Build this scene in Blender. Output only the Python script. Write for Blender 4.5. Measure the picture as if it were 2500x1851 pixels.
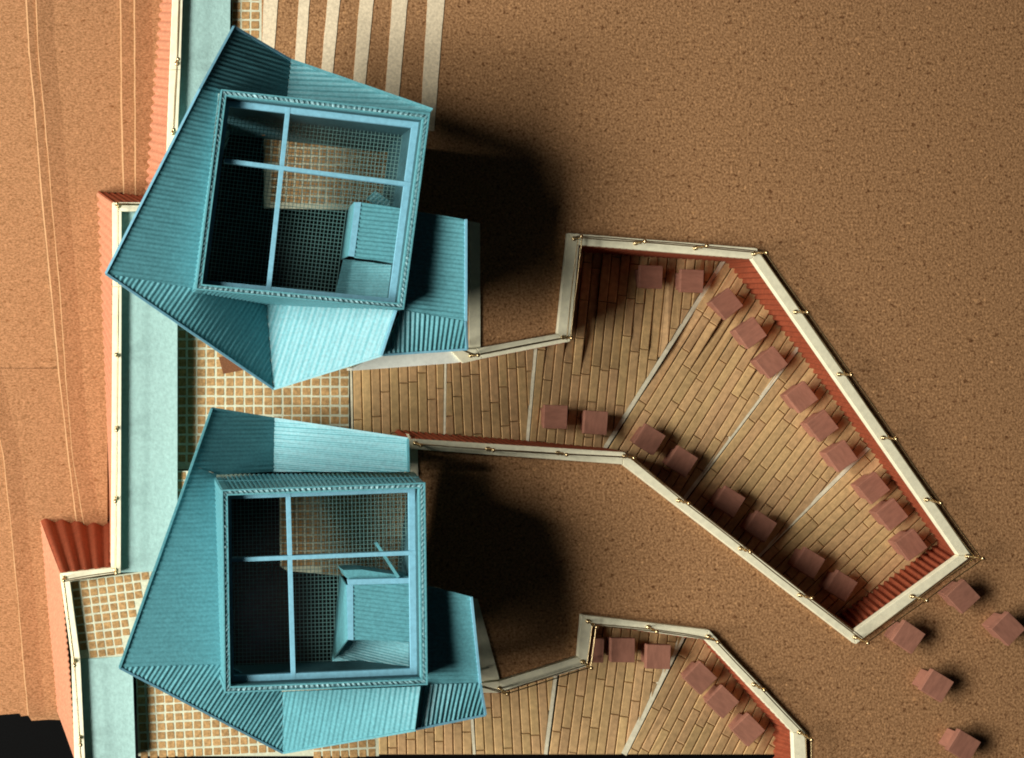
import bpy, bmesh, math, random
from mathutils import Vector
random.seed(7)
for o in list(bpy.data.objects):
    bpy.data.objects.remove(o, do_unlink=True)
SC = bpy.context.scene
COL = SC.collection
S = 0.01                       # scene units per model millimetre-ish unit used below
H = 2700.0                     # height of the lens above the cork plateau (same units)
NX, NY = 250.0, 900.0          # point of the model straight below the lens

# ------------------------------------------------------------------ camera
cam_d = bpy.data.cameras.new('camera')
cam = bpy.data.objects.new('camera', cam_d)
COL.objects.link(cam)
cam.location = (NX*S, -NY*S, H*S)
cam.rotation_euler = (0, 0, 0)
cam_d.sensor_fit = 'HORIZONTAL'
cam_d.sensor_width = 36.0
cam_d.lens = 36.0*H/2500.0
cam_d.shift_x = (1250-NX)/2500.0
cam_d.shift_y = -(925.5-NY)/2500.0
cam_d.clip_start = 0.1
cam_d.clip_end = 400
SC.camera = cam
SC.render.resolution_x, SC.render.resolution_y = 1024, 758

# ------------------------------------------------------------------ world, lamp, exposure
w = bpy.data.worlds.new('World'); SC.world = w; w.use_nodes = True
bg = w.node_tree.nodes['Background']
bg.inputs[0].default_value = (0.75, 0.9, 1.0, 1)
bg.inputs[1].default_value = 0.013
for loc, watts, sx, sy in (((-39.0, -24.0, 33.0), 53000, 20.0, 19.0), ((-42.0, -1.5, 34.0), 37000, 15.0, 15.0)):
    ld = bpy.data.lights.new('studio_softbox', 'AREA')        # two softboxes on the west side of the table
    ld.shape = 'RECTANGLE'; ld.size = sx; ld.size_y = sy
    ld.energy = watts
    ld.color = (1.0, 0.97, 0.90)
    lamp = bpy.data.objects.new('studio_softbox', ld); COL.objects.link(lamp)
    lamp.location = loc
    lamp.rotation_euler = (Vector((15, -9, 0))-lamp.location).to_track_quat('-Z', 'Y').to_euler()
SC.view_settings.view_transform = 'Standard'
SC.view_settings.look = 'None'
SC.view_settings.exposure = -0.12
SC.view_settings.gamma = 1.0
SC.cycles.filter_width = 1.9
SC.unit_settings.scale_length = 0.02

# ------------------------------------------------------------------ materials
def new_mat(name):
    m = bpy.data.materials.new(name); m.use_nodes = True
    nt = m.node_tree; b = nt.nodes['Principled BSDF']
    return m, nt, b
def N(nt, t, **kw):
    n = nt.nodes.new(t)
    for k, v in kw.items():
        if k in n.inputs: n.inputs[k].default_value = v
        else: setattr(n, k, v)
    return n
def mat(name, col, rough=0.7, spec=0.25, metal=0.0, var=0.12, scale=25.0, stretch=(1,1,1), bump=0.0,
        bscale=60.0, rand=0.0, col2=None, low=0.35, high=0.65, speck=None, huer=0.0):
    m, nt, b = new_mat(name)
    L = nt.links.new
    tc = N(nt, 'ShaderNodeTexCoord')
    mp = N(nt, 'ShaderNodeMapping'); mp.inputs['Scale'].default_value = stretch
    L(tc.outputs['Object'], mp.inputs['Vector'])
    nz = N(nt, 'ShaderNodeTexNoise', Scale=scale, Detail=4.0, Roughness=0.62)
    oi = N(nt, 'ShaderNodeObjectInfo')
    if rand or stretch != (1,1,1):
        ad = N(nt, 'ShaderNodeVectorMath', operation='ADD')
        sc = N(nt, 'ShaderNodeVectorMath', operation='SCALE'); sc.inputs['Scale'].default_value = 37.0
        cx = N(nt, 'ShaderNodeCombineXYZ')
        L(oi.outputs['Random'], cx.inputs[0]); L(oi.outputs['Random'], cx.inputs[1])
        L(cx.outputs[0], sc.inputs[0]); L(mp.outputs[0], ad.inputs[0]); L(sc.outputs[0], ad.inputs[1])
        vec = ad.outputs[0]
    else:
        vec = mp.outputs[0]
    L(vec, nz.inputs['Vector'])
    r = N(nt, 'ShaderNodeValToRGB')
    c2 = col2 or tuple(c*(1-2*var) for c in col)
    c1 = tuple(min(1, c*(1+var)) for c in col)
    r.color_ramp.elements[0].position = low;  r.color_ramp.elements[0].color = (*c2, 1)
    r.color_ramp.elements[1].position = high; r.color_ramp.elements[1].color = (*c1, 1)
    L(nz.outputs['Fac'], r.inputs['Fac'])
    out = r.outputs['Color']
    if speck:
        n2 = N(nt, 'ShaderNodeTexNoise', Scale=speck[0], Detail=2.0)
        L(mp.outputs[0], n2.inputs['Vector'])
        r2 = N(nt, 'ShaderNodeValToRGB')
        r2.color_ramp.elements[0].position = speck[1]; r2.color_ramp.elements[0].color = (*speck[3], 1)
        r2.color_ramp.elements[1].position = speck[2]; r2.color_ramp.elements[1].color = (1,1,1,1)
        e = r2.color_ramp.elements.new(.63); e.color = (1.0,1.0,1.0,1)
        e = r2.color_ramp.elements.new(.74); e.color = (*speck[4], 1)
        L(n2.outputs['Fac'], r2.inputs['Fac'])
        mx = N(nt, 'ShaderNodeMix', data_type='RGBA', blend_type='MULTIPLY'); mx.inputs[0].default_value = 1.0
        L(out, mx.inputs[6]); L(r2.outputs['Color'], mx.inputs[7]); out = mx.outputs[2]
    if rand:
        hs = N(nt, 'ShaderNodeHueSaturation')
        mr = N(nt, 'ShaderNodeMapRange'); mr.inputs[3].default_value = 1-rand; mr.inputs[4].default_value = 1+rand
        L(oi.outputs['Random'], mr.inputs[0]); L(mr.outputs[0], hs.inputs['Value'])
        if huer:
            wn = N(nt, 'ShaderNodeTexWhiteNoise', noise_dimensions='1D'); L(oi.outputs['Random'], wn.inputs['W'])
            m3 = N(nt, 'ShaderNodeMapRange'); m3.inputs[3].default_value = .5-huer; m3.inputs[4].default_value = .5+huer
            L(wn.outputs['Value'], m3.inputs[0]); L(m3.outputs[0], hs.inputs['Hue'])
        L(out, hs.inputs['Color']); out = hs.outputs['Color']
    L(out, b.inputs['Base Color'])
    b.inputs['Roughness'].default_value = rough
    b.inputs['Specular IOR Level'].default_value = spec
    b.inputs['Metallic'].default_value = metal
    if bump:
        nb = N(nt, 'ShaderNodeTexNoise', Scale=bscale, Detail=3.0)
        L(vec, nb.inputs['Vector'])
        bp = N(nt, 'ShaderNodeBump'); bp.inputs['Strength'].default_value = bump; bp.inputs['Distance'].default_value = 0.02
        L(nb.outputs['Fac'], bp.inputs['Height']); L(bp.outputs[0], b.inputs['Normal'])
    return m
M = {}
M['cork'] = mat('cork_sheet', (.455,.248,.118), rough=.95, spec=.05, scale=17, col2=(.20,.098,.04), low=.35, high=.67, bump=.7, bscale=20,
                speck=(8, .30, .39, (.48,.41,.37), (1.5,1.5,1.45)))
M['corkl'] = mat('cork_layer', (.43,.215,.105), rough=.95, spec=.05, scale=15, col2=(.22,.105,.043), low=.33, high=.68, bump=.55, bscale=18,
                speck=(6, .27, .36, (.68,.6,.52), (1.2,1.22,1.2)), stretch=(1.0,1.7,1), rand=.07)
M['corkedge'] = mat('cork_cut_edge', (.48,.28,.14), rough=.9, spec=.05)
M['teal'] = mat('teal_paint', (.105,.325,.365), rough=.46, spec=.5, scale=16, var=.10, bump=.12, bscale=35, rand=.03,
                speck=(3.2, .17, .19, (.45,.55,.5), (1,1,1)))
M['rim'] = mat('scratched_teal_edge', (.15,.29,.31), rough=.5, spec=.5, metal=.1, scale=14, var=.3, col2=(.06,.15,.17), bump=.5, bscale=22)
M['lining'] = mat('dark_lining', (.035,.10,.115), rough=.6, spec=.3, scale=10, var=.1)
M['bar'] = mat('pale_blue_paint', (.20,.46,.58), rough=.5, spec=.4, scale=10, var=.06)
M['wire'] = mat('mesh_wire', (.15,.30,.28), rough=.5, spec=.4, metal=.1, var=.1)
M['aqua'] = mat('aqua_card', (.37,.57,.53), rough=.9, spec=.1, scale=9, var=.06, bump=.45, bscale=14)
M['cream'] = mat('cream_basswood', (.86,.81,.58), rough=.75, spec=.2, scale=6, var=.05, stretch=(1,1,1), bump=.1, bscale=12)
M['white'] = mat('white_card', (.88,.90,.80), rough=.8, spec=.2, scale=8, var=.05)
M['paper'] = mat('pale_veneer', (.80,.67,.46), rough=.85, spec=.1, scale=14, var=.10, bump=.2, bscale=25)
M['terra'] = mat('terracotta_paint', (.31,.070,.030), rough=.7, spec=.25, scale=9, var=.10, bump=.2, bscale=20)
M['terrap'] = mat('lit_terracotta', (.56,.24,.135), rough=.6, spec=.4, scale=9, var=.10, bump=.2, bscale=20)  # paler copy: light on the west-facing parapet runs put into the colour
M['plank'] = mat('plank_wood', (.60,.385,.18), rough=.7, spec=.2, scale=7, var=.10, bump=.15, bscale=20, rand=.13, huer=.006)
M['bed'] = mat('deck_bed', (.07,.04,.02), rough=.9, spec=.05)
M['batten'] = mat('cream_batten', (.82,.75,.54), rough=.75, spec=.2, scale=8, var=.08)
M['tile'] = mat('tan_tile', (.45,.27,.112), rough=.8, spec=.12, scale=12, var=.18, rand=.13, bump=.2, bscale=30)
M['grout'] = mat('pale_grid', (.62,.64,.47), rough=.8, spec=.15, scale=12, var=.08)
M['cube'] = mat('pink_wood', (.32,.14,.092), rough=.75, spec=.15, scale=5, var=.08, stretch=(.7,2.2,.7), rand=.12, bump=.12, bscale=16)
M['brass'] = mat('brass', (.62,.46,.24), rough=.3, spec=.5, metal=1.0, var=.05)
M['base'] = mat('pit_shade_baseboard', (.008,.007,.007), rough=.9, spec=.05)  # near-black stands in for the unlit depth of the tower pits
M['black'] = mat('black_cloth', (.006,.006,.006), rough=1.0, spec=.0)
M['brown'] = mat('brown_edge', (.20,.085,.04), rough=.85, spec=.1)

# ------------------------------------------------------------------ helpers (model space: x right, y down the picture, z up)
def U(px, py, z=0.0):
    """point at height z of the model that the lens sees at (px,py)"""
    f = (H-z)/H
    return (NX+(px-NX)*f, NY+(py-NY)*f, z)
def W(p): return Vector((p[0]*S, -p[1]*S, p[2]*S))
ROOT = {}
def set_props(o, label=None, cat=None, group=None, kind=None):
    if label: o['label'] = label
    if cat: o['category'] = cat
    if group: o['group'] = group
    if kind: o['kind'] = kind
def empty(name, p, label=None, cat=None, group=None, kind=None, rot=0):
    o = bpy.data.objects.new(name, None); COL.objects.link(o)
    o.empty_display_size = .1
    o.location = W(p); o.rotation_euler = (0,0,rot)
    ROOT[o.name] = W(p)
    set_props(o, label, cat, group, kind)
    return o
def obj(name, vs, fs, m, parent=None, kind=None, smooth=False, recalc=True, mats=None, fmat=None):
    me = bpy.data.meshes.new(name)
    off = Vector((0,0,0))
    if parent is not None:
        r = parent
        while r.parent: r = r.parent
        off = ROOT.get(r.name, Vector((0,0,0)))
    me.from_pydata([tuple(W(v)-off) for v in vs], [], fs)
    if recalc:
        bm = bmesh.new(); bm.from_mesh(me)
        bmesh.ops.remove_doubles(bm, verts=bm.verts, dist=1e-5)
        bmesh.ops.recalc_face_normals(bm, faces=bm.faces)
        bm.to_mesh(me); bm.free()
    me.materials.append(M[m])
    if smooth:
        for p in me.polygons: p.use_smooth = True
    o = bpy.data.objects.new(name, me); COL.objects.link(o)
    if parent is not None: o.parent = parent
    if kind: o['kind'] = kind
    return o
class MB:
    def __init__(s): s.v = []; s.f = []
    def prism(s, top, bot):
        n = len(top); a = len(s.v)
        s.v += list(top)+list(bot)
        s.f.append(tuple(range(a, a+n)))
        s.f.append(tuple(range(a+2*n-1, a+n-1, -1)))
        for i in range(n):
            j = (i+1) % n
            s.f.append((a+i, a+n+i, a+n+j, a+j))
    def beam(s, p, q, wd, th):
        """bar from p to q (top centre line), width wd in plan, depth th"""
        p = Vector(p); q = Vector(q); d = q-p
        n = Vector((-d.y, d.x, 0))
        if n.length < 1e-6: n = Vector((1,0,0))
        n = n.normalized()*wd/2
        t = [p+n, q+n, q-n, p-n]
        s.prism([tuple(x) for x in t], [(x.x, x.y, x.z-th) for x in t])
    def tube(s, p, q, r, n=6):
        p = Vector(p); q = Vector(q); d = (q-p).normalized()
        a = d.orthogonal().normalized(); b = d.cross(a)
        k = len(s.v)
        for c in (p, q):
            for i in range(n):
                t = 2*math.pi*i/n
                s.v.append(tuple(c+a*math.cos(t)*r+b*math.sin(t)*r))
        for i in range(n):
            j = (i+1) % n
            s.f.append((k+i, k+j, k+n+j, k+n+i))
    def out(s, name, m, parent=None, **kw): return obj(name, s.v, s.f, m, parent, **kw)
def slab(name, pts, th, m, parent=None, **kw):
    b = MB(); b.prism(pts, [(p[0],p[1],p[2]-th) for p in pts]); return b.out(name, m, parent, **kw)
def inside(p, poly):
    x, y = p[0], p[1]; c = False; n = len(poly)
    for i in range(n):
        x1, y1 = poly[i][:2]; x2, y2 = poly[(i+1) % n][:2]
        if (y1 > y) != (y2 > y) and x < (x2-x1)*(y-y1)/(y2-y1)+x1: c = not c
    return c
def clip(poly, a, b, keep=1):
    """keep the part of a 2-D polygon on one side of the line a-b"""
    out = []; n = len(poly)
    sd = lambda p: keep*((b[0]-a[0])*(p[1]-a[1])-(b[1]-a[1])*(p[0]-a[0]))
    for i in range(n):
        p, q = poly[i], poly[(i+1) % n]
        sp, sq = sd(p), sd(q)
        if sp >= 0: out.append(p)
        if (sp >= 0) != (sq >= 0):
            t = sp/(sp-sq); out.append((p[0]+(q[0]-p[0])*t, p[1]+(q[1]-p[1])*t))
    return out
def area(poly):
    return abs(sum(poly[i][0]*poly[(i+1) % len(poly)][1]-poly[(i+1) % len(poly)][0]*poly[i][1] for i in range(len(poly))))/2
def mvc(p, poly):
    """mean value interpolation of the corner heights"""
    n = len(poly); s = [(q[0]-p[0], q[1]-p[1]) for q in poly]
    r = [math.hypot(*a) for a in s]
    for i in range(n):
        if r[i] < 1e-4: return poly[i][2]
    t = []
    for i in range(n):
        j = (i+1) % n
        A = s[i][0]*s[j][1]-s[i][1]*s[j][0]; D = s[i][0]*s[j][0]+s[i][1]*s[j][1]
        if abs(A) < 1e-5 and D < 0:
            k = r[i]+r[j]; return (poly[i][2]*r[j]+poly[j][2]*r[i])/k
        t.append((r[i]*r[j]-D)/A if abs(A) > 1e-9 else 0.0)
    wsum = 0; z = 0
    for i in range(n):
        wt = (t[i-1]+t[i])/r[i]; wsum += wt; z += wt*poly[i][2]
    return z/wsum if abs(wsum) > 1e-12 else poly[0][2]
def corrugated(name, poly, rd, pitch, amp, m, parent, nseg=6, th=3.0, phase=0.0):
    """corrugated sheet over a convex plan polygon with corner heights; ridges run along rd"""
    l = math.hypot(*rd); ux, uy = rd[0]/l, rd[1]/l; vx, vy = -uy, ux
    vv = [p[0]*vx+p[1]*vy for p in poly]
    v0, v1 = min(vv)+.05, max(vv)-.05
    ns = max(8, int((v1-v0)/pitch*6))
    vs = []; fs = []; rows = []
    for k in range(ns+1):
        v = v0+(v1-v0)*k/ns
        us = []
        for i in range(len(poly)):
            j = (i+1) % len(poly)
            a, b = vv[i]-v, vv[j]-v
            if (a < 0) != (b < 0):
                t = a/(a-b)
                x = poly[i][0]+(poly[j][0]-poly[i][0])*t; y = poly[i][1]+(poly[j][1]-poly[i][1])*t
                us.append(x*ux+y*uy)
        if len(us) < 2: continue
        ua, ub = min(us), max(us)
        row = []
        h = amp*math.sin(2*math.pi*(v-v0)/pitch+phase)
        for s_ in range(nseg+1):
            u = ua+(ub-ua)*s_/nseg
            x, y = u*ux+v*vx, u*uy+v*vy
            wob = .35*math.sin(u*.021+v*.4)+.3*math.sin(u*.05-v*.13)
            row.append(len(vs)); vs.append((x, y, mvc((x, y), poly)+h+wob))
        rows.append(row)
    for a, b in zip(rows, rows[1:]):
        for i in range(nseg):
            fs.append((a[i], a[i+1], b[i+1], b[i]))
    o = obj(name, vs, fs, m, parent, recalc=False, smooth=True)
    so = o.modifiers.new('thickness', 'SOLIDIFY'); so.thickness = th*S; so.offset = 1.0
    es = o.modifiers.new('crease', 'EDGE_SPLIT'); es.split_angle = math.radians(55)
    return o
def wall_panel(name, ta, tb, ba, bb, pitch, amp, m, parent, rows=4, phase=0.0):
    """corrugated face hung between a top edge ta-tb and a bottom edge ba-bb, ridges running down"""
    ta, tb, ba, bb = map(Vector, (ta, tb, ba, bb))
    L_ = (tb-ta).length
    n = max(6, int(L_/pitch*6))
    nrm = (tb-ta).cross(ba-ta).normalized()
    vs = []; fs = []
    for i in range(n+1):
        t = i/n
        h = amp*math.sin(2*math.pi*t*L_/pitch+phase)
        for j in range(rows+1):
            q = j/rows
            vs.append(tuple((ta.lerp(tb, t)).lerp(ba.lerp(bb, t), q)+nrm*(h+.4*math.sin(t*9+q*4))))
    for i in range(n):
        for j in range(rows):
            a = i*(rows+1)+j
            fs.append((a, a+1, a+rows+2, a+rows+1))
    o = obj(name, vs, fs, m, parent, recalc=False, smooth=True)
    so = o.modifiers.new('thickness', 'SOLIDIFY'); so.thickness = 2.5*S; so.offset = 0.0
    es = o.modifiers.new('crease', 'EDGE_SPLIT'); es.split_angle = math.radians(62)
    return o
def coping(outer, inner, z, th, parent, m='cream'):
    for i in range(len(outer)-1):
        t = [U(*outer[i], z), U(*outer[i+1], z), U(*inner[i+1], z), U(*inner[i], z)]
        # hairline open mitres between neighbouring lengths
        a, b = Vector(t[0]), Vector(t[1]); d = (b-a).normalized()*.35
        e = (Vector(t[2])-Vector(t[3])).normalized()*.35
        t = [tuple(Vector(t[0])+d), tuple(Vector(t[1])-d), tuple(Vector(t[2])-e), tuple(Vector(t[3])+e)]
        o = slab('coping', t, th, m, parent)
        bv = o.modifiers.new('edge', 'BEVEL'); bv.width = 1.1*S; bv.segments = 2

# ------------------------------------------------------------------ setting: ground, boards, backdrop
slab('backdrop', [(-2500,-2500,-900),(5500,-2500,-900),(5500,4500,-900),(-2500,4500,-900)], 5, 'black')['kind'] = 'structure'
YEND = 1856.0                                   # the model is sawn off along this line
def sst(t): t = min(1, max(0, t)); return t*t*(3-2*t)
def fdeck(px, py): return -45-90*sst((px-860)/700)-74*sst((860-py)/260)*sst((px-1230)/200)
def fdeck2(px, py): return -40-50*min(1, max(0, (px-1600)/300))
slab('base_board', [(440,-60,-260),(2600,-60,-260),(2600,YEND,-260),(195,YEND,-260),(195,1410,-260),(300,1410,-260),(300,540,-260),(440,540,-260)], 12, 'base')['kind'] = 'structure'
# cork plateau with inlets for the two sunken decks
pl = [(640,-60),(2620,-60),(2620,1960),(1951,1960),(1951,1790),(1727,1550),(1432,1512),(1422,1612),(1222,1676),(1170,1686),(1045,1686),(1030,1440),
      (1010,1160),(1010,1083),(1523,1119),(2088,1557),(2356,1357),(1842,620),(1400,584),(1376,823),(1150,862),(1110,862),(1005,868),(1010,330),(640,330)]
vs = [U(x, y, 0) for x, y in pl]
from mathutils.geometry import tessellate_polygon
tri = tessellate_polygon([[Vector(v) for v in vs]])
n = len(vs)
fs = [tuple(t) for t in tri]+[(i, (i+1) % n, n+(i+1) % n, n+i) for i in range(n)]
g = obj('ground', vs+[(v[0],v[1],-9) for v in vs], fs, 'cork')
set_props(g, 'brown cork plateau around the two sunken timber decks', kind='structure')

# terrain to the west: stacked cork sheets, each cut along a contour
def tz(py): return -150-250*max(-.1, py/1851)
lines = [[(-90,-60),(-90,900),(-90,1749)],
         [(-40,900),(9,1111),(28,1290),(45,1470),(57,1610),(70,1749)],
         [(63,-60),(72,125),(85,251),(100,439),(125,700),(150,960),(170,1130),(190,1290)],
         [(86,-60),(94,125),(108,267),(125,470),(146,700),(164,960),(178,1120),(207,1290)],
         [(295,-60),(297,125),(298,250),(303,470),(306,520)],
         [(329,-60),(330,125),(331,250),(332,470),(334,520)]]
for k, ln in enumerate(lines):
    dz = 5.0*k
    L_ = []
    for a, b in zip(ln, ln[1:]):
        for i in range(6):
            t = i/6; L_.append((a[0]+(b[0]-a[0])*t+random.uniform(-.5,.5), a[1]+(b[1]-a[1])*t))
    L_.append(ln[-1])
    right = {0: [(6,1745),(47,1742),(52,1749),(69,1747),(77,1760),(118,1757),(172,1759),(260,1290),(420,500),(420,-60)], 1: [(165,1757),(215,1290),(200,900)], 2: [(262,1290),(262,470),(420,470),(420,-60)],
             3: [(262,1290),(262,470),(420,470),(420,-60)], 4: [(420,520),(420,-60)], 5: [(420,520),(420,-60)]}[k]
    nl = len(L_)
    lip = 7.0 if k else 0
    L2 = [(x+42, y) for x, y in L_]
    top = [U(x, y, tz(y)+dz+lip) for x, y in L_]
    mid = [U(x, y, tz(y)+dz) for x, y in L2]
    rg = [U(x, y, tz(y)+dz) for x, y in right]
    v = mid+rg
    f = [tuple(t) for t in tessellate_polygon([[Vector((a[0],a[1],0)) for a in v]])]
    n = len(v); v += top
    f += [(n+i, n+i+1, i+1, i) for i in range(nl-1)]
    n2 = len(v); th = 40 if k == 0 else 13
    v += [(a[0]-(3.6 if k else 0)+random.uniform(-.8,.8), a[1], a[2]-th) for a in top]
    f += [(n2+i, n2+i+1, n+i+1, n+i) for i in range(nl-1)]
    if k == 0:
        n3 = len(v); edge = [top[-1], mid[-1]]+rg[:7]; ne = len(edge)
        v += edge+[(a[0], a[1], a[2]-40) for a in edge]
        f += [(n3+i, n3+i+1, n3+ne+i+1, n3+ne+i) for i in range(ne-1)]
    o = obj('cork_terrain', v, f, 'corkl')
    o.data.materials.append(M['corkedge'])
    for p in o.data.polygons:
        if abs(p.normal.z) < .95 and k: p.material_index = 1
    set_props(o, ['lowest cork sheet of the terrain west of the parapet', 'narrow cork contour sheet at the south west corner of the terrain',
                  'cork contour sheet with a long curving western edge', 'cork contour sheet just inside the long curving edge',
                  'short cork contour sheet beside the upper parapet', 'innermost cork contour sheet against the upper parapet'][k], kind='structure')

# aqua card walkway
wk = [('northern aqua card walkway behind the upper parapet', [(440,-60),(563,-60),(561,120),(560,330),(405,500),(400,500)]),
      ('long aqua card walkway between the west parapet and the tiled court', [(285,506),(425,506),(560,335),(433,640),(433,1394),(285,1398)]),
      ('southern aqua card walkway beside the lowest parapet', [(194,1610),(345,1600),(324,1640),(331,1870),(200,1870)])]
for lab, p in wk:
    pts = [U(x, y, 0) for x, y in p]
    pts = [(a[0], min(a[1], YEND), a[2]) for a in pts]
    o = slab('walkway', pts, 60, 'aqua'); set_props(o, lab, kind='structure')

# ------------------------------------------------------------------ tiled floors
roofU = [(258,668),(570,65),(1055,268),(1137,530),(1137,850),(930,868),(668,950)]
roofL = [(292,1630),(517,997),(997,1072),(1040,1190),(1150,1457),(1185,1745),(690,1838)]
openU = [(600,250),(1030,290),(990,720),(560,700)]
openL = [(650,1210),(1030,1190),(1030,1620),(650,1640)]
def shrink(poly, s=.93):
    cx = sum(p[0] for p in poly)/len(poly); cy = sum(p[1] for p in poly)/len(poly)
    return [(cx+(p[0]-cx)*s, cy+(p[1]-cy)*s) for p in poly]
sU, sL = shrink(roofU), shrink(roofL)
def hidden(px, py):
    return (inside((px,py), sU) and not inside((px,py), openU)) or (inside((px,py), sL) and not inside((px,py), openL))
def tile_mesh(sz, h):
    b = MB(); a = sz/2; c = a-1.3
    oct_ = lambda r, k, z: [(-r+k,-r,z),(r-k,-r,z),(r,-r+k,z),(r,r-k,z),(r-k,r,z),(-r+k,r,z),(-r,r-k,z),(-r,-r+k,z)]
    b.prism(oct_(a-.6, 1.3, h), oct_(a, 1.6, -1))
    me = bpy.data.meshes.new('tile'); me.from_pydata([tuple(W(v)) for v in b.v], [], b.f)
    bm = bmesh.new(); bm.from_mesh(me); bmesh.ops.recalc_face_normals(bm, faces=bm.faces); bm.to_mesh(me); bm.free()
    me.materials.append(M['tile']); return me
def tiled(label, poly, z, pitch, ang, fill=.83, cull=True, mg=.36):
    r = empty('tiled_floor', U(*poly[0], z), label, kind='structure')
    slab('grout_bed', [U(x, y, z) for x, y in poly], 8, 'grout', r)
    f = (H-z)/H
    wp = [U(x, y, z)[:2] for x, y in poly]
    pit = pitch*f
    me = tile_mesh(pit*fill, .9)
    ca, sa = math.cos(ang), math.sin(ang)
    ox, oy = wp[0]
    cnt = 0
    for i in range(-60, 60):
        for j in range(-60, 60):
            x = ox+(i+.5)*pit*ca-(j+.5)*pit*sa; y = oy+(i+.5)*pit*sa+(j+.5)*pit*ca
            px, py = NX+(x-NX)/f, NY+(y-NY)/f
            q = pit*mg
            if not all(inside((x+a, y+b), wp) for a in (-q,q) for b in (-q,q)): continue
            if cull and hidden(px, py): continue
            if px < -20 or px > 2520 or py < -30 or py > 1880: continue
            o = bpy.data.objects.new('tile', me); COL.objects.link(o); o.parent = r
            o.location = W((x+random.uniform(-.5,.5), y+random.uniform(-.5,.5), z))-ROOT[r.name]
            o.rotation_euler = (0, 0, -ang+random.uniform(-.04,.04))
            sx = random.uniform(.93,1.06); o.scale = (sx, random.uniform(.93,1.06), 1)
            cnt += 1
    print('tiles', label, cnt)
    return r
tiled('tiled court between the two teal pavilions', [(433,735),(852,735),(852,1060),(852,1146),(433,1146)], -45, 23.3, .0)
tiled('tiled step at the west eave of the southern pavilion', [(432,1150),(530,1150),(500,1240),(432,1240)], -12, 23.3, .0, cull=False)
tiled('narrow tiled strip at the top edge beside the northern walkway', [(566,-20),(640,-20),(638,150),(566,150)], -20, 23.0, .01)
tiled('small tiled terrace behind the kinked parapet', [(172,1420),(372,1392),(300,1604),(190,1608)], -2, 21.5, -.13)
tiled('tiled forecourt under the southern pavilion', [(332,1655),(470,1632),(925,1700),(925,1846),(338,1846)], -40, 22.2, -.05, mg=.08)
tiled('tiled floor inside the northern pavilion', [(645,300),(1012,300),(1000,515),(645,508)], -45, 19.5, .03)
tiled('tiled floor inside the southern pavilion', [(684,1190),(1020,1180),(1022,1412),(850,1407),(700,1394),(684,1382)], -45, 19.5, -.01)
o = slab('tile_gap', [U(534,872,-43), U(600,862,-43), U(604,902,-43), U(545,913,-43)], 4, 'brown')
set_props(o, 'small bare brown square left open in the tiled court', kind='structure')

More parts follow.
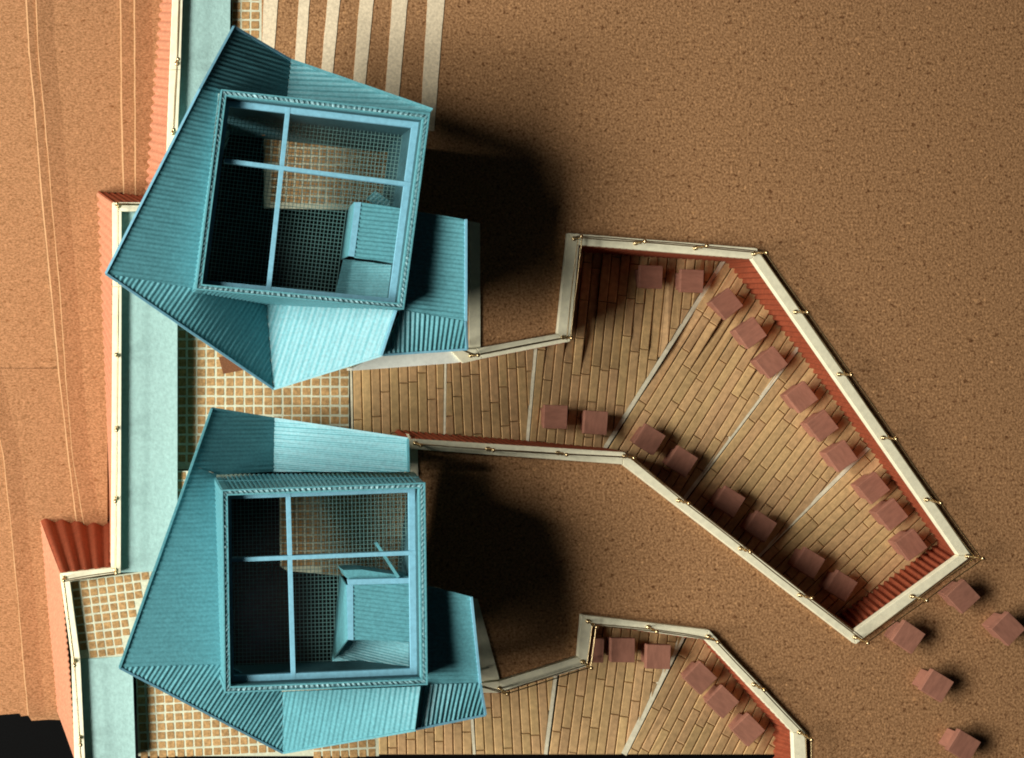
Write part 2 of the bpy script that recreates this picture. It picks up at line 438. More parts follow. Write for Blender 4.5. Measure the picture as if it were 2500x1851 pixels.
# ------------------------------------------------------------------ timber decks
poolA = [(850,845),(1160,845),(1376,815),(1396,584),(1846,616),(2362,1357),(2088,1563),(1523,1125),(1000,1090),(850,1062)]
poolB = [(918,1690),(1178,1680),(1222,1672),(1420,1610),(1428,1508),(1730,1546),(1955,1788),(1955,1850),(918,1850)]
def deck(label, poly, d, fz, pool, wdt=22.8):
    """planks parallel to d, laid in rows; poly and d in the plane of the floor as seen"""
    c = poly[0]
    r = empty('timber_deck', U(*c, fz(*c)), label, kind='structure')
    slab('deck_bed', [U(x, y, min(fz(*q) for q in poly)-9) for x, y in poly], 6, 'bed', r)
    l = math.hypot(*d); u = (d[0]/l, d[1]/l); v = (-u[1], u[0])
    vv = [p[0]*v[0]+p[1]*v[1] for p in poly]; uu = [p[0]*u[0]+p[1]*u[1] for p in poly]
    v1 = max(vv) if v[0] < 0 else min(vv)
    n = int((max(vv)-min(vv))/wdt)+1
    sg = -1 if v[0] < 0 else 1
    cnt = 0
    for k in range(n):
        a = v1+sg*k*wdt; b = a+sg*wdt
        u0 = min(uu)-random.uniform(0, 110)
        while u0 < max(uu):
            ln = random.choice((90, 120, 150, 180, 210, 240))*random.uniform(.9,1.1)
            u1 = u0+ln
            g0 = .65
            lo, hi = min(a,b)+g0, max(a,b)-g0
            q = [((u0+.5)*u[0]+lo*v[0], (u0+.5)*u[1]+lo*v[1]), ((u1-.5)*u[0]+lo*v[0], (u1-.5)*u[1]+lo*v[1]),
                 ((u1-.5)*u[0]+hi*v[0], (u1-.5)*u[1]+hi*v[1]), ((u0+.5)*u[0]+hi*v[0], (u0+.5)*u[1]+hi*v[1])]
            u0 = u1
            for i in range(len(poly)):
                A, B = poly[i], poly[(i+1) % len(poly)]
                q = clip(q, A, B, 1 if ORI(poly) > 0 else -1)
                if len(q) < 3: break
            if len(q) < 3 or area(q) < 60: continue
            cx = sum(p[0] for p in q)/len(q); cy = sum(p[1] for p in q)/len(q)
            if not (inside((cx, cy), pool) or any(inside(p, pool) for p in q)): continue
            if hidden(cx, cy) and all(hidden(*p) for p in q): continue
            top = []; mid = []; bot = []
            dz = random.uniform(-.5,.5)
            for p in q:
                m_ = math.hypot(cx-p[0], cy-p[1])
                e = min(.35, 2.6/m_)
                z = fz(*p)+dz
                eu = (p[0]-cx)*u[0]+(p[1]-cy)*u[1]; ev = (p[0]-cx)*v[0]+(p[1]-cy)*v[1]
                iu = eu-math.copysign(min(1.9, abs(eu)*.3), eu); iv = ev-math.copysign(min(2.1, abs(ev)*.3), ev)
                top.append(U(cx+iu*u[0]+iv*v[0], cy+iu*u[1]+iv*v[1], z+2.7))
                mid.append(U(p[0], p[1], z)); bot.append(U(p[0], p[1], z-5))
            m_b = MB(); m_b.prism(top, mid)
            a0 = len(m_b.v); nn = len(q); m_b.v += bot
            m_b.f.pop(1)
            for i in range(nn):
                j = (i+1) % nn; m_b.f.append((nn+i, a0+i, a0+j, nn+j))
            m_b.out('plank', 'plank', r)
            cnt += 1
    print('planks', label, cnt)
    return r
def ORI(p): return sum(p[i][0]*p[(i+1) % len(p)][1]-p[(i+1) % len(p)][0]*p[i][1] for i in range(len(p)))
def batten(a, b, wdt, fz, label):
    m_b = MB(); N_ = 6
    d = Vector((b[0]-a[0], b[1]-a[1])).normalized(); n = (-d[1]*wdt/2, d[0]*wdt/2)
    for i in range(N_+1):
        x, y = a[0]+(b[0]-a[0])*i/N_, a[1]+(b[1]-a[1])*i/N_
        z = fz(x, y)+2.8
        m_b.v += [U(x+n[0], y+n[1], z), U(x-n[0], y-n[1], z), U(x-n[0], y-n[1], z-8), U(x+n[0], y+n[1], z-8)]
    for i in range(N_):
        for k in range(4): m_b.f.append((4*i+k, 4*i+(k+1) % 4, 4*i+4+(k+1) % 4, 4*i+4+k))
    m_b.f += [(0,1,2,3), (4*N_,4*N_+1,4*N_+2,4*N_+3)]
    o = m_b.out('divider_strip', 'batten'); set_props(o, label, 'strip', 'cream strips between the deck sections')
    return o
deck('first deck section of the large sunken deck, next to the tiled court', [(861,845),(1085,845),(1083,1075),(864,1065)], (3,115), fdeck, poolA)
deck('second deck section of the large sunken deck', [(1091,845),(1306,835),(1283,1096),(1088,1080)], (8,167), fdeck, poolA)
deck('third deck section, fan shaped, with the two paired blocks', [(1313,845),(1338,575),(1797,575),(1459,1114),(1290,1110)], (-24,240), fdeck, poolA)
deck('fourth deck section of the large sunken deck', [(1808,577),(1990,794),(1640,1259),(1471,1119)], (-292,469), fdeck, poolA)
deck('fifth deck section of the large sunken deck', [(1997,794),(2200,1015),(1840,1370),(1647,1262)], (-219,291), fdeck, poolA)
deck('last deck section of the large sunken deck at its pointed end', [(2207,1015),(2390,1330),(2080,1580),(1847,1372)], (-220,217), fdeck, poolA)
deck('first deck section of the small sunken deck, under the eave', [(925,1690),(1148,1690),(1156,1842),(925,1842)], (2,115), fdeck2, poolB)
deck('second deck section of the small sunken deck', [(1156,1650),(1354,1630),(1327,1842),(1162,1842)], (8,140), fdeck2, poolB)
deck('third deck section of the small sunken deck', [(1340,1842),(1386,1500),(1694,1500),(1517,1842)], (-25,190), fdeck2, poolB)
deck('last deck section of the small sunken deck', [(1706,1500),(1970,1780),(1970,1842),(1533,1842)], (-103,202), fdeck2, poolB)
for a, b, wd, fz, lab in [((856,860),(860,1052),5,fdeck,'cream strip along the edge of the tiled court'),
      ((1088,850),(1085,1075),5.5,fdeck,'thin cream strip at the end of the first large deck section'),
      ((1309,835),(1286,1092),8,fdeck,'cream strip left of the paired blocks'),
      ((1793,595),(1464,1114),10,fdeck,'long cream strip right of the paired blocks'),
      ((1975,814),(1648,1248),9,fdeck,'long cream strip across the middle of the large deck'),
      ((2190,1025),(1852,1358),9,fdeck,'cream strip nearest the pointed end of the large deck'),
      ((1148,1690),(1158,1842),7,fdeck2,'cream strip at the end of the first small deck section'),
      ((1358,1636),(1332,1842),9,fdeck2,'cream strip in the middle of the small deck'),
      ((1690,1505),(1523,1842),14,fdeck2,'broad cream strip in front of the row of blocks on the small deck')]:
    batten(a, b, wd, fz, lab)

# pale veneer strips on the cork at the top
strips = [((644,679),(640,671),100),((730,756),(722,747),120),((800,830),(787,816),140),((878,912),(865,895),170),((958,995),(943,977),200),((1044,1085),(1030,1066),240)]
labs = ['pale veneer strip next to the narrow tiled strip', 'second pale veneer strip from the tiled strip', 'third pale veneer strip from the tiled strip',
        'fourth pale veneer strip from the tiled strip', 'fifth pale veneer strip, second from the bare cork', 'widest pale veneer strip, next to the bare cork']
for (a, b, y), lab in zip(strips, labs):
    k = 330/y if y < 330 else 1
    def at(i, yy): return a[i]+(b[i]-a[i])*yy/y
    left = [(at(0, yy)+random.uniform(-.5,.5), yy) for yy in range(-40, 321, 20)]
    rgt = [(at(1, yy)+random.uniform(-.5,.5), yy) for yy in range(320, -41, -20)]
    o = slab('veneer_strip', [U(px, py, 1.6) for px, py in left+rgt], 1.2, 'paper')
    set_props(o, lab, 'strip', 'pale strips laid on the cork')

# ------------------------------------------------------------------ retaining walls
r = empty('retaining_wall', U(1376,823,0), 'cream topped retaining wall with terracotta corrugated faces around the large sunken deck', 'wall')
CZ = 15
outA = [(1100,856),(1163,851),(1361,815),(1387,569),(1847,606),(2372,1358),(2090,1573),(1521,1134),(998,1096)]
innA = [(1130,887),(1178,876),(1392,834),(1414,598),(1836,632),(2341,1356),(2084,1543),(1523,1104),(998,1071)]
coping(outA, innA, CZ, 13, r)
botA = [(1095,880),(1140,877),(1345,835),(1368,610),(1769,636),(2293,1324),(2040,1508),(1475,1097),(960,1050)]
for i in range(8):
    def ins(p, o_): # hang the face 3 units behind the coping's inner edge
        return (p[0]+(o_[0]-p[0])*.12, p[1]+(o_[1]-p[1])*.12)
    ta, tb = ins(innA[i], outA[i]), ins(innA[i+1], outA[i+1])
    wall_panel('corrugated_face', U(*ta, CZ-6), U(*tb, CZ-6), U(*botA[i], fdeck(*botA[i])-4), U(*botA[i+1], fdeck(*botA[i+1])-4), 16.5, 3.8, 'terra', r)
r2 = empty('retaining_wall', U(1420,1610,0), 'cream topped retaining wall around the small sunken deck at the bottom edge', 'wall')
outB = [(1176,1668),(1221,1663),(1411,1604),(1420,1501),(1731,1538),(1965,1789),(1972,1905)]
innB = [(1178,1692),(1218,1692),(1434,1627),(1446,1524),(1722,1562),(1936,1789),(1941,1905)]
coping(outB, innB, CZ, 13, r2)
botB = [(1150,1680),(1190,1680),(1400,1610),(1410,1508),(1706,1550),(1886,1765),(1892,1905)]
for i in range(6):
    ta, tb = ins(innB[i], outB[i]), ins(innB[i+1], outB[i+1])
    wall_panel('corrugated_face', U(*ta, CZ-6), U(*tb, CZ-6), U(*botB[i], fdeck2(*botB[i])-4), U(*botB[i+1], fdeck2(*botB[i+1])-4), 17.5, 3.8, 'terra', r2)
# west parapet
r3 = empty('parapet_wall', U(285,900,0), 'stepped west parapet with cream top and battered terracotta corrugated outer face', 'wall')
WZ = 20
outW = [(423,-60),(414,170),(400,470),(274,494),(275,700),(271,1386),(146,1400),(174,1604),(183,1880)]
innW = [(448,-60),(441,170),(425,512),(297,516),(297,700),(295,1399),(171,1420),(196,1608),(209,1880)]
outW[2] = (402,494); innW[2] = (426,514)
coping(outW, innW, WZ, 14, r3)
for a, b, ta, tb, pit, am, rw in [((393,-60),(350,476),(425.5,-60),(404,496),23,4.6,5), ((352,478),(236,467),(402,497),(277,497),17,2.6,5),
        ((236,468),(276,1275),(276.5,496),(273.5,1387),24,4.0,5), ((277,1276),(98,1266),(272,1388),(148,1402),27,5.0,6),
        ((98,1268),(140,1757),(149,1402),(186,1880),15,1.6,6)]:
    TA, TB, BA, BB = U(*ta, WZ-6), U(*tb, WZ-6), U(*a, tz(a[1])-8), U(*b, tz(b[1])-8)
    if tb[1] == 1880: TB = (TB[0], YEND, TB[2]); BB = (BB[0], YEND, BB[2])
    wall_panel('corrugated_face', TA, TB, BA, BB, pit, am, 'terra' if abs(ta[1]-tb[1]) < 40 else 'terrap', r3, rows=rw)  # west runs take the painted-lit copy, north-facing jogs the dark one
# low walls beside the pavilions
o = slab('low_wall', [U(*p, 8) for p in [(860,899),(924,866),(1098,853),(1128,884),(1104,887),(880,904),(858,905)]], 55, 'white')
set_props(o, 'white card wall under the south east eave of the northern pavilion', 'wall')
o = slab('low_wall', [U(*p, 6) for p in [(1146,540),(1172,545),(1173,852),(1146,856)]], 40, 'cream')
set_props(o, 'straight cream topped wall in shadow east of the northern pavilion', 'wall')
o = slab('low_wall', [U(*p, 6) for p in [(998,1060),(1020,1097),(1021,1165),(998,1165)]], 40, 'cream')
set_props(o, 'short cream wall stub at the north east corner of the southern pavilion', 'wall')
o = slab('low_wall', [U(*p, 6) for p in [(1150,1462),(1166,1462),(1221,1664),(1178,1692),(1176,1668)]], 40, 'cream')
set_props(o, 'slanting cream topped wall in deep shadow east of the southern pavilion', 'wall')

# ------------------------------------------------------------------ handrails of brass pins and wire
def lathe(prof, n=10):
    b = MB()
    for (r_, z) in prof:
        for i in range(n):
            t = 2*math.pi*i/n; b.v.append((r_*math.cos(t), r_*math.sin(t), z))
    for k in range(len(prof)-1):
        for i in range(n):
            j = (i+1) % n
            b.f.append((k*n+i, k*n+j, (k+1)*n+j, (k+1)*n+i))
    b.f.append(tuple(range(n))); b.f.append(tuple(range((len(prof)-1)*n, len(prof)*n)))
    return b
def ball(c, r_, k=6): return [(max(.05, r_*math.sin(math.pi*i/k)), c-r_*math.cos(math.pi*i/k)) for i in range(k+1)]
prof = [(5.6,0),(5.6,2.2),(4.0,3.6),(2.1,4.0)]+[p for p in ball(25, 4.3) if p[0] > 2]+[(2.1,30)]+[p for p in ball(47, 5.0) if p[0] > 2 or p[1] > 47]
lb = lathe(prof)
post_me = bpy.data.meshes.new('post'); post_me.from_pydata([tuple(W(v)) for v in lb.v], [], lb.f)
bm = bmesh.new(); bm.from_mesh(post_me); bmesh.ops.recalc_face_normals(bm, faces=bm.faces); bm.to_mesh(post_me); bm.free()
for p in post_me.polygons: p.use_smooth = True
post_me.materials.append(M['brass'])
def handrail(label, base, z, breaks=()):
    pts = [U(*b, z) for b in base]
    r = empty('handrail', pts[0], label, 'handrail', 'brass pin handrails')
    for p in pts:
        o = bpy.data.objects.new('post', post_me); COL.objects.link(o); o.parent = r
        o.location = W(p)-ROOT[r.name]
        o.rotation_euler = (random.uniform(-.06,.06), random.uniform(-.06,.06), random.uniform(0,3))
    for h in (25, 46):
        for i in range(len(pts)-1):
            if i in breaks: continue
            b = MB(); a, c = Vector(pts[i])+Vector((0,0,h)), Vector(pts[i+1])+Vector((0,0,h))
            m_ = (a+c)/2+Vector((random.uniform(-1.5,1.5), random.uniform(-1.5,1.5), -1.2))
            b.tube(a, m_, 1.45); b.tube(m_, c, 1.45)
            b.out('wire', 'brass', r, smooth=True)
handrail('brass pin and wire handrail around the large sunken deck', [(1108,850),(1149,868),(1374,824),(1401,583),(1551,594),(1697,606),(1840,620),(1941,762),(2048,914),(2155,1069),(2261,1220),
    (2361,1358),(2226,1456),(2087,1556),(1952,1453),(1807,1339),(1656,1222),(1524,1114),(1361,1106),(1190,1096),(1013,1082)], CZ)
handrail('brass pin and wire handrail around the small sunken deck', [(1130,1655),(1219,1681),(1422,1616),(1435,1517),(1582,1531),(1728,1554),(1840,1671),(1951,1788),(1956,1900)], CZ)
handrail('brass pin and wire handrail on the upper parapet at the top edge', [(437,-30),(431,156),(422,325)], WZ)
handrail('brass pin and wire handrail along the long west parapet', [(420,505),(288,504),(289,690),(287,868),(285,1045),(283,1217),(281,1392),(157,1411),(183,1613),(196,1800),(200,1870)], WZ)

# ------------------------------------------------------------------ wooden blocks
def block_meshes():
    c = MB(); a = 29.5
    b8 = lambda r_, z: [(-r_,-r_,z),(r_,-r_,z),(r_,r_,z),(-r_,r_,z)]
    c.prism(b8(a, 45), b8(a, 33))
    s_ = MB(); s_.prism(b8(22, 33), b8(22, 0))
    res = []
    for nm, b in (('cap', c), ('stem', s_)):
        me = bpy.data.meshes.new(nm); me.from_pydata([tuple(W(v)) for v in b.v], [], b.f)
        bm = bmesh.new(); bm.from_mesh(me); bmesh.ops.recalc_face_normals(bm, faces=bm.faces)
        bmesh.ops.bevel(bm, geom=list(bm.edges), offset=.012, segments=1, affect='EDGES')
        bm.to_mesh(me); bm.free(); me.materials.append(M['cube']); res.append(me)
    return res
capm, stemm = block_meshes()
ordn = ['first','second','third','fourth','fifth','sixth','seventh','eighth','ninth']
blocks = []
for i, p in enumerate([(1776,742),(1834,813),(1885,885),(1959,970),(2009,1040),(2056,1114),(2134,1192),(2179,1257),(2226,1331)]):
    blocks.append((*p, -37, fdeck, 'pinkish block, %s from the top of the nine along the long terracotta wall' % ordn[i], 'blocks on the large sunken deck'))
for i, p in enumerate([(1587,1073),(1666,1127),(1782,1225),(1859,1286),(1977,1375),(2056,1431)]):
    blocks.append((*p, 33, fdeck, 'dark reddish block, %s from the left of the six in the shaded lower row' % ordn[i], 'blocks on the large sunken deck'))
blocks += [(1357,1018,2,fdeck,'reddish wooden block, left one of the pair in the middle of the large deck','blocks on the large sunken deck'),
           (1455,1032,2,fdeck,'reddish wooden block, right one of the pair beside the long cream strip','blocks on the large sunken deck'),
           (1690,686,1,fdeck,'squarely set wooden block at the edge of the shadow under the top wall','blocks on the large sunken deck'),
           (1590,676,2,fdeck,'wooden block almost lost in the dark shadow under the top wall','blocks on the large sunken deck'),
           (2353,1457,-43,None,'wooden block on the cork just outside the pointed end of the wall','blocks on the bare cork'),
           (2463,1536,-46,None,'wooden block on the cork cut off by the right edge of the picture','blocks on the bare cork'),
           (2219,1556,-56,None,'wooden block with a dark knot on the cork below the pointed wall','blocks on the bare cork'),
           (2289,1675,-57,None,'block with broad pale stem on the cork, between the knotted and the bottom one','blocks on the bare cork'),
           (2355,1822,-60,None,'wooden block on the cork at the bottom right edge','blocks on the bare cork'),
           (1445,1588,2,fdeck2,'dark wooden block in the corner of the small deck behind the wire','blocks on the small sunken deck'),
           (1521,1588,2,fdeck2,'dark wooden block, middle of the three under the small deck wall','blocks on the small sunken deck'),
           (1608,1604,2,fdeck2,'squarely set lit wooden block with a knot on the small deck','blocks on the small sunken deck'),
           (1711,1656,-46,fdeck2,'tilted wooden block, first of the diagonal three on the small deck','blocks on the small sunken deck'),
           (1765,1714,-46,fdeck2,'tilted wooden block, middle of the diagonal three on the small deck','blocks on the small sunken deck'),
           (1828,1783,-46,fdeck2,'tilted wooden block, lowest of the diagonal three on the small deck','blocks on the small sunken deck')]
for (px, py, ang, fz, lab, grp) in blocks:
    z = fz(px, py)+2.2 if fz else 0.3
    p = U(px, py, z+45); 
    r = empty('wooden_block', (p[0], p[1], z), lab, 'block', grp, rot=-math.radians(ang+random.uniform(-2,2)))
    k = random.choice((0, math.pi/2))
    for nm, me in (('cap', capm), ('stem', stemm)):
        o = bpy.data.objects.new(nm, me); COL.objects.link(o); o.parent = r
        o.rotation_euler = (0, 0, k+(random.uniform(-.05,.05) if nm == 'stem' else 0))

# ------------------------------------------------------------------ pavilions
def lerp2(a, b, t): return tuple(a[i]+(b[i]-a[i])*t for i in range(len(a)))
def ring(corners, d0, d1):
    """offset a convex quad inwards by d0 and d1 (model units)"""
    def off(d):
        res = []; n = 4
        cx = sum(c[0] for c in corners)/4; cy = sum(c[1] for c in corners)/4
        ls = []
        for i in range(n):
            a, b = corners[i], corners[(i+1) % n]
            dx, dy = b[0]-a[0], b[1]-a[1]; l = math.hypot(dx, dy); nx, ny = -dy/l, dx/l
            if (cx-a[0])*nx+(cy-a[1])*ny < 0: nx, ny = -nx, -ny
            ls.append((a[0]+nx*d, a[1]+ny*d, dx, dy))
        for i in range(n):
            x1, y1, dx1, dy1 = ls[i-1]; x2, y2, dx2, dy2 = ls[i]
            den = dx1*dy2-dy1*dx2
            t = ((x2-x1)*dy2-(y2-y1)*dx2)/den
            res.append((x1+dx1*t, y1+dy1*t))
        return res
    return off(d0), off(d1)
def pavilion(name, label, rim_px, base_px, zr, base_z, panels, trims, bars, zbar, mesh_px, zmesh):
    R_ = [U(*p, zr) for p in rim_px]
    root = empty(name, (sum(p[0] for p in R_)/4, sum(p[1] for p in R_)/4, -45), label, 'building')
    for (pts, rd, pitch, amp) in panels:
        corrugated('roof_panel', [U(*p) for p in pts], rd, pitch, amp, 'teal', root)
    for (a, b) in trims:
        t = MB(); pa, pb = Vector(U(*a)), Vector(U(*b))
        t.beam(pa+Vector((0,0,3.2)), pb+Vector((0,0,3.2)), 5.0, 8); t.out('eave_trim', 'bar' if a[2] > 200 else 'teal', root)
    # walls: corrugated outer cladding and plain lining
    zb = base_z
    for i in range(4):
        j = (i+1) % 4
        ta, tb = R_[i], R_[j]
        ba, bb = base_px[i], base_px[j]
        ba = U(*ba) if len(ba) == 3 else (ta[0], ta[1], zb[i]); bb = U(*bb) if len(bb) == 3 else (tb[0], tb[1], zb[i])
        o_, n_ = ring(R_, 2.5, 11)
        ob = lambda q, t_: (q[0]-t_[0], q[1]-t_[1])
        TA, TB = (*o_[i], zr-4), (*o_[j], zr-4)
        BA = (o_[i][0]+ba[0]-ta[0], o_[i][1]+ba[1]-ta[1], ba[2]); BB = (o_[j][0]+bb[0]-tb[0], o_[j][1]+bb[1]-tb[1], bb[2])
        wl = wall_panel('tower_wall', TA, TB, BA, BB, 10, 1.5, 'teal', root)
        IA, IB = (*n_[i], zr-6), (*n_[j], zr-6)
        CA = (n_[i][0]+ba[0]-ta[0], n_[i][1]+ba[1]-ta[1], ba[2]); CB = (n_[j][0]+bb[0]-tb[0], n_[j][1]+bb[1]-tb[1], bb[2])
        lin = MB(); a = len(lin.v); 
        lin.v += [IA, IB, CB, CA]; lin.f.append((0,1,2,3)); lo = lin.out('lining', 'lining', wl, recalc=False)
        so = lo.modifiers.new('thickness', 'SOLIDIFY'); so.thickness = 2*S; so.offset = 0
        # a horizontal girt half way and a post at the corner
        t = MB(); g0 = lerp2(TA, BA, .52); g1 = lerp2(TB, BB, .52 if i else .42)
        dn = Vector((TB[1]-TA[1], -(TB[0]-TA[0]), 0)).normalized()
        c_ = Vector((sum(p[0] for p in R_)/4, sum(p[1] for p in R_)/4, 0))
        if (c_-Vector(TA)).dot(dn) > 0: dn = -dn
        if i == 0:
            t.beam(Vector(g0)+dn*2.2, Vector(g1)+dn*2.2, 3.5, 4); t.out('girt', 'teal', wl)
        e = (Vector(TB)-Vector(TA)).normalized()
        for (q0, q1, sg) in ((TA, BA, 1), (TB, BB, -1)):
            t = MB()
            q0 = Vector(q0)+e*sg*7+dn*1.6; q1 = Vector(q1)+e*sg*7+dn*1.6
            w_ = e*7
            t.prism([tuple(q0-w_+dn*1.2), tuple(q0+w_+dn*1.2), tuple(q0+w_-dn*3), tuple(q0-w_-dn*3)],
                    [tuple(q1-w_+dn*1.2), tuple(q1+w_+dn*1.2), tuple(q1+w_-dn*3), tuple(q1-w_-dn*3)])
            t.out('corner_post', 'teal', wl)
    # rim: two thin lips with the raw corrugated edge between
    for (d0, d1, zt, th, nm, mt) in ((0, 3, zr+1, 12, 'rim_lip', 'teal'), (9.5, 13, zr-2, 12, 'rim_lip', 'teal')):
        o_, n_ = ring(R_, d0, d1)
        b = MB()
        for i in range(4):
            j = (i+1) % 4
            t = [(*o_[i], zt), (*o_[j], zt), (*n_[j], zt), (*n_[i], zt)]
            b.prism(t, [(p[0], p[1], zt-th) for p in t])
        b.out(nm, mt, root)
    o_, n_ = ring(R_, 2.6, 10)
    b = MB()
    for i in range(4):
        j = (i+1) % 4
        L_ = math.hypot(o_[j][0]-o_[i][0], o_[j][1]-o_[i][1]); n = int(L_/3.0)
        a0 = len(b.v)
        for k in range(n+1):
            t = k/n; h = random.uniform(-.8,.8)
            zz = zr-1.5+1.2*math.sin(k*math.pi/1.9)+h
            sk = 2.2/L_
            for s_ in range(3):
                q = s_/2
                p = lerp2(lerp2(o_[i], o_[j], min(1, t+sk*(q-.5))), lerp2(n_[i], n_[j], min(1, t+sk*(q-.5))), q)
                b.v.append((p[0], p[1], zz-(1.2 if s_ != 1 else 0)))
        for k in range(n):
            for s_ in range(2):
                c = a0+k*3+s_
                b.f.append((c, c+1, c+4, c+3))
    b.out('raw_edge', 'rim', root, recalc=False)
    # pale ledge under the rim, cross bars, wire mesh
    o_, n_ = ring(R_, 11.5, 25)
    for i in range(4):
        j = (i+1) % 4
        t = [(*o_[i], zbar), (*o_[j], zbar), (*n_[j], zbar), (*n_[i], zbar)]
        slab('ledge', t, 8, 'bar', root)
    for k, (a, c) in enumerate(bars):
        b = MB(); b.beam(U(*a, zbar+1.2*k+.6), U(*c, zbar+1.2*k+.6), 9.0, 9+k); b.out('crossbar', 'bar', root)
    mp = [U(*p, zmesh)[:2] for p in mesh_px]
    e1 = (R_[1][0]-R_[0][0], R_[1][1]-R_[0][1]); e2 = (R_[3][0]-R_[0][0], R_[3][1]-R_[0][1])
    b = MB()
    for e in (e1, e2):
        l = math.hypot(*e); u = (e[0]/l, e[1]/l); v = (-u[1], u[0])
        vv = [p[0]*v[0]+p[1]*v[1] for p in mp]
        k = min(vv)+4
        idx = 0
        while k < max(vv):
            us = []
            for i in range(len(mp)):
                j = (i+1) % len(mp); A, B = vv[i]-k, vv[j]-k
                if (A < 0) != (B < 0):
                    t = A/(A-B); x = mp[i][0]+(mp[j][0]-mp[i][0])*t; y = mp[i][1]+(mp[j][1]-mp[i][1])*t
                    us.append(x*u[0]+y*u[1])
            us.sort()
            for q in range(0, len(us)-1, 2):
                w0, w1 = us[q], us[q+1]
                zz = zmesh+(.7 if e is e1 else -.7)
                P = lambda uu: (uu*u[0]+k*v[0], uu*u[1]+k*v[1], zz)
                b.tube(P(w0), P(w1), .75, n=4)
            k += 8.8
    b.out('wire_mesh', 'wire', root, kind='stuff')
    return root

# northern pavilion ------------------------------------------------
A=(570,65,290); F=(487,218,340); C=(533,226,316); V=(700,243,212); B=(710,147,200); NE=(1055,268,324); NEi=(1040,290,322)
Wv=(258,668,318); C2=(480,706,245); V2=(650,732,65); AP=(668,950,92); C3=(966,758,292); SR=(930,868,268)
PU = [([F,C,V,B,A], (1,.10), 10.2, 1.0), ([B,V,NEi,NE], (1,.14), 11.5, 1.3), ([Wv,C2,C,F], (1,.10), 9.6, .65),
      ([Wv,AP,V2,C2], (282,-410), 10.5, 1.1), ([V2,AP,SR,C3], (-.3,1), 9.5, .4),
      ([(978,757,268),(1137,785,276),(1140,853,215),(934,867,240)], (.08,1), 10.4, 2.0),
      ([(1010,515,272),(1137,536,284),(1137,784,276),(975,756,268)], (1,.12), 9.6, 1.0)]
TU = [(A,F),(F,Wv),(Wv,AP),(AP,SR),(SR,C3),(A,B),(B,NE),((1137,536,284),(1137,784,276)),((1137,784,276),(1140,853,215)),((1140,853,215),(934,867,240))]
pu = pavilion('pavilion', 'northern teal corrugated pavilion with tilted open tower beside the pale veneer strips',
     [(540,218),(1050,277),(986,756),(477,707)], [(), (), (), ()], 330, [-40,40,40,180], PU, TU,
     [((704,262),(655,716)),((548,392),(1004,451))], 292, [(505,250),(1012,312),(992,505),(846,508),(818,728),(480,700)], 160)
def hood(root, top, z, left, zl, lip, ramp, rd):
    h = corrugated('stair_hood', [U(*p, z) for p in top], rd, 9.3, 1.2, 'teal', root, nseg=3)
    b = MB(); b.prism([U(*p, z+1.5) for p in lip], [U(*p, z-5) for p in lip]); b.out('hood_lip', 'bar', h)
    tl = [U(*lip[0], z-2), U(*lip[3], z-2), U(*left[1], zl), U(*left[0], zl)]
    b = MB(); b.v += tl; b.f.append((0,1,2,3)); o = b.out('hood_side', 'teal', h, recalc=False)
    so = o.modifiers.new('thickness', 'SOLIDIFY'); so.thickness = 3*S; so.offset = 0
    corrugated('ramp_sheet', [U(*p) for p in ramp], rd, 6.5, .9, 'teal', root, nseg=3)
hood(pu, [(881,494),(990,511),(972,645),(864,627)], 262, [(852,508),(834,634)], 120, [(866,494),(882,494),(865,627),(851,625)],
     [(838,632,120),(975,650,236),(962,734,236),(816,726,120)], (1,.1))
corrugated('stair_cover', [U(893,487,120), U(916,466,130), U(975,506,130), U(950,520,120)], (-23,21), 9, .8, 'teal', pu, nseg=3)
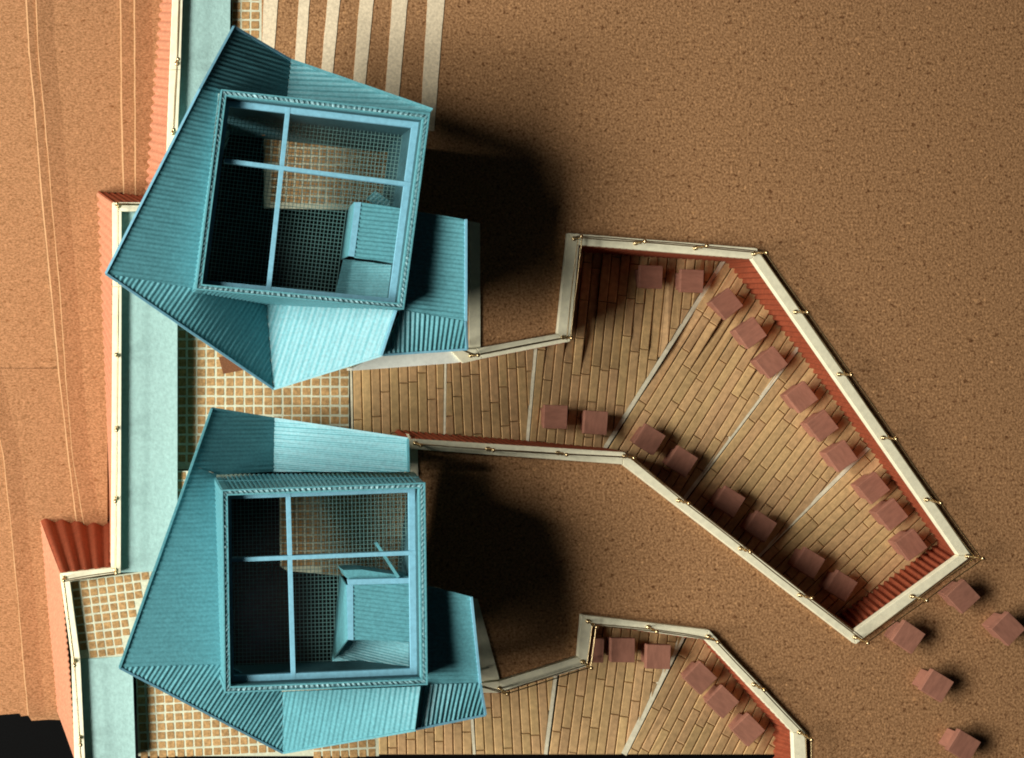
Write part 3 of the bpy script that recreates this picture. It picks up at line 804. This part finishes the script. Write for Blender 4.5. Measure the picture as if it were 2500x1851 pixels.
# southern pavilion ------------------------------------------------
A=(517,997,104); F=(468,1136,148); C=(530,1158,110); V=(668,1152,27); B=(670,1022,17); NE=(995,1071,190); NEi=(997,1152,195)
Wv=(292,1630,300); C2=(546,1622,255); C4=(528,1158,115); V2=(690,1690,150); AP=(690,1838,75); C3=(1028,1676,290); SR=(1013,1782,270)
PL = [([F,C,V,B,A], (1,.02), 10.2, 1.0), ([B,V,NEi,NE], (1,.04), 9.5, .9), ([Wv,C2,C4,F], (1,.01), 10.0, .65),
      ([Wv,AP,V2,C2], (210,-400), 10.8, 1.4), ([V2,AP,SR,C3], (-.08,1), 9.5, .8),
      ([(1020,1672,262),(1172,1668,262),(1185,1745,215),(1014,1780,255)], (-.1,1), 10.6, 2.0),
      ([(1046,1430,275),(1150,1457,285),(1172,1667,263),(1022,1671,263)], (1,0), 10.0, 1.1)]
TL = [(A,F),(F,Wv),(Wv,AP),(AP,SR),(A,B),(B,NE),(NE,NEi),((1150,1457,285),(1172,1667,263)),((1172,1667,263),(1185,1745,215)),((1185,1745,215),(1014,1780,255))]
plv = pavilion('pavilion', 'southern teal corrugated pavilion with square open tower above the tiled forecourt',
     [(541,1196),(1038,1178),(1044,1672),(548,1692)], [(519,1158,60), (1012,1152,60), (), ()], 330, [60,40,160,180], PL, TL,
     [((704,1205),(717,1668)),((552,1368),(1016,1350))], 292, [(560,1215),(1002,1205),(1006,1404),(830,1404),(808,1625),(560,1640)], 160)
hood(plv, [(862,1428),(1018,1424),(1018,1568),(863,1562)], 258, [(830,1400),(812,1612)], 110, [(846,1428),(862,1428),(863,1563),(849,1562)],
     [(850,1561,165),(1020,1566,240),(1022,1650,240),(806,1640,110),(812,1611,112)], (1,.12))
slab('hood_lip', [U(*p, 262) for p in [(849,1415),(1018,1411),(1018,1424),(851,1428)]], 8, 'bar', plv)
slab('hood_wall', [U(*p, 250) for p in [(838,1392),(884,1391),(1016,1411),(850,1414)]], 60, 'teal', plv)
b = MB(); b.beam(U(918,1325,180), U(973,1410,262), 6, 8); b.out('brace', 'teal', plv)
# low baffles added under the towers' west walls to shape light on the floors
slab('light_baffle', [U(*p, 100) for p in [(520,300),(535,230),(545,231),(530,301),(490,700),(480,699)]], 118, 'teal', pu)
slab('light_baffle', [U(*p, 75) for p in [(528,1200),(540,1200),(548,1660),(536,1660)]], 118, 'teal', plv)
# columns that carry the roofs
for root, cs in ((pu, [(545,235,230),(1030,300,250),(490,690,250),(965,740,240)]), (plv, [(545,1170,110),(1015,1190,160),(560,1650,190),(1020,1655,200)])):
    for (x, y, z) in cs:
        p = U(x, y, z); b = MB(); b.beam((p[0]-5, p[1], z), (p[0]+5, p[1], z), 10, z+132); b.out('column', 'teal', root)
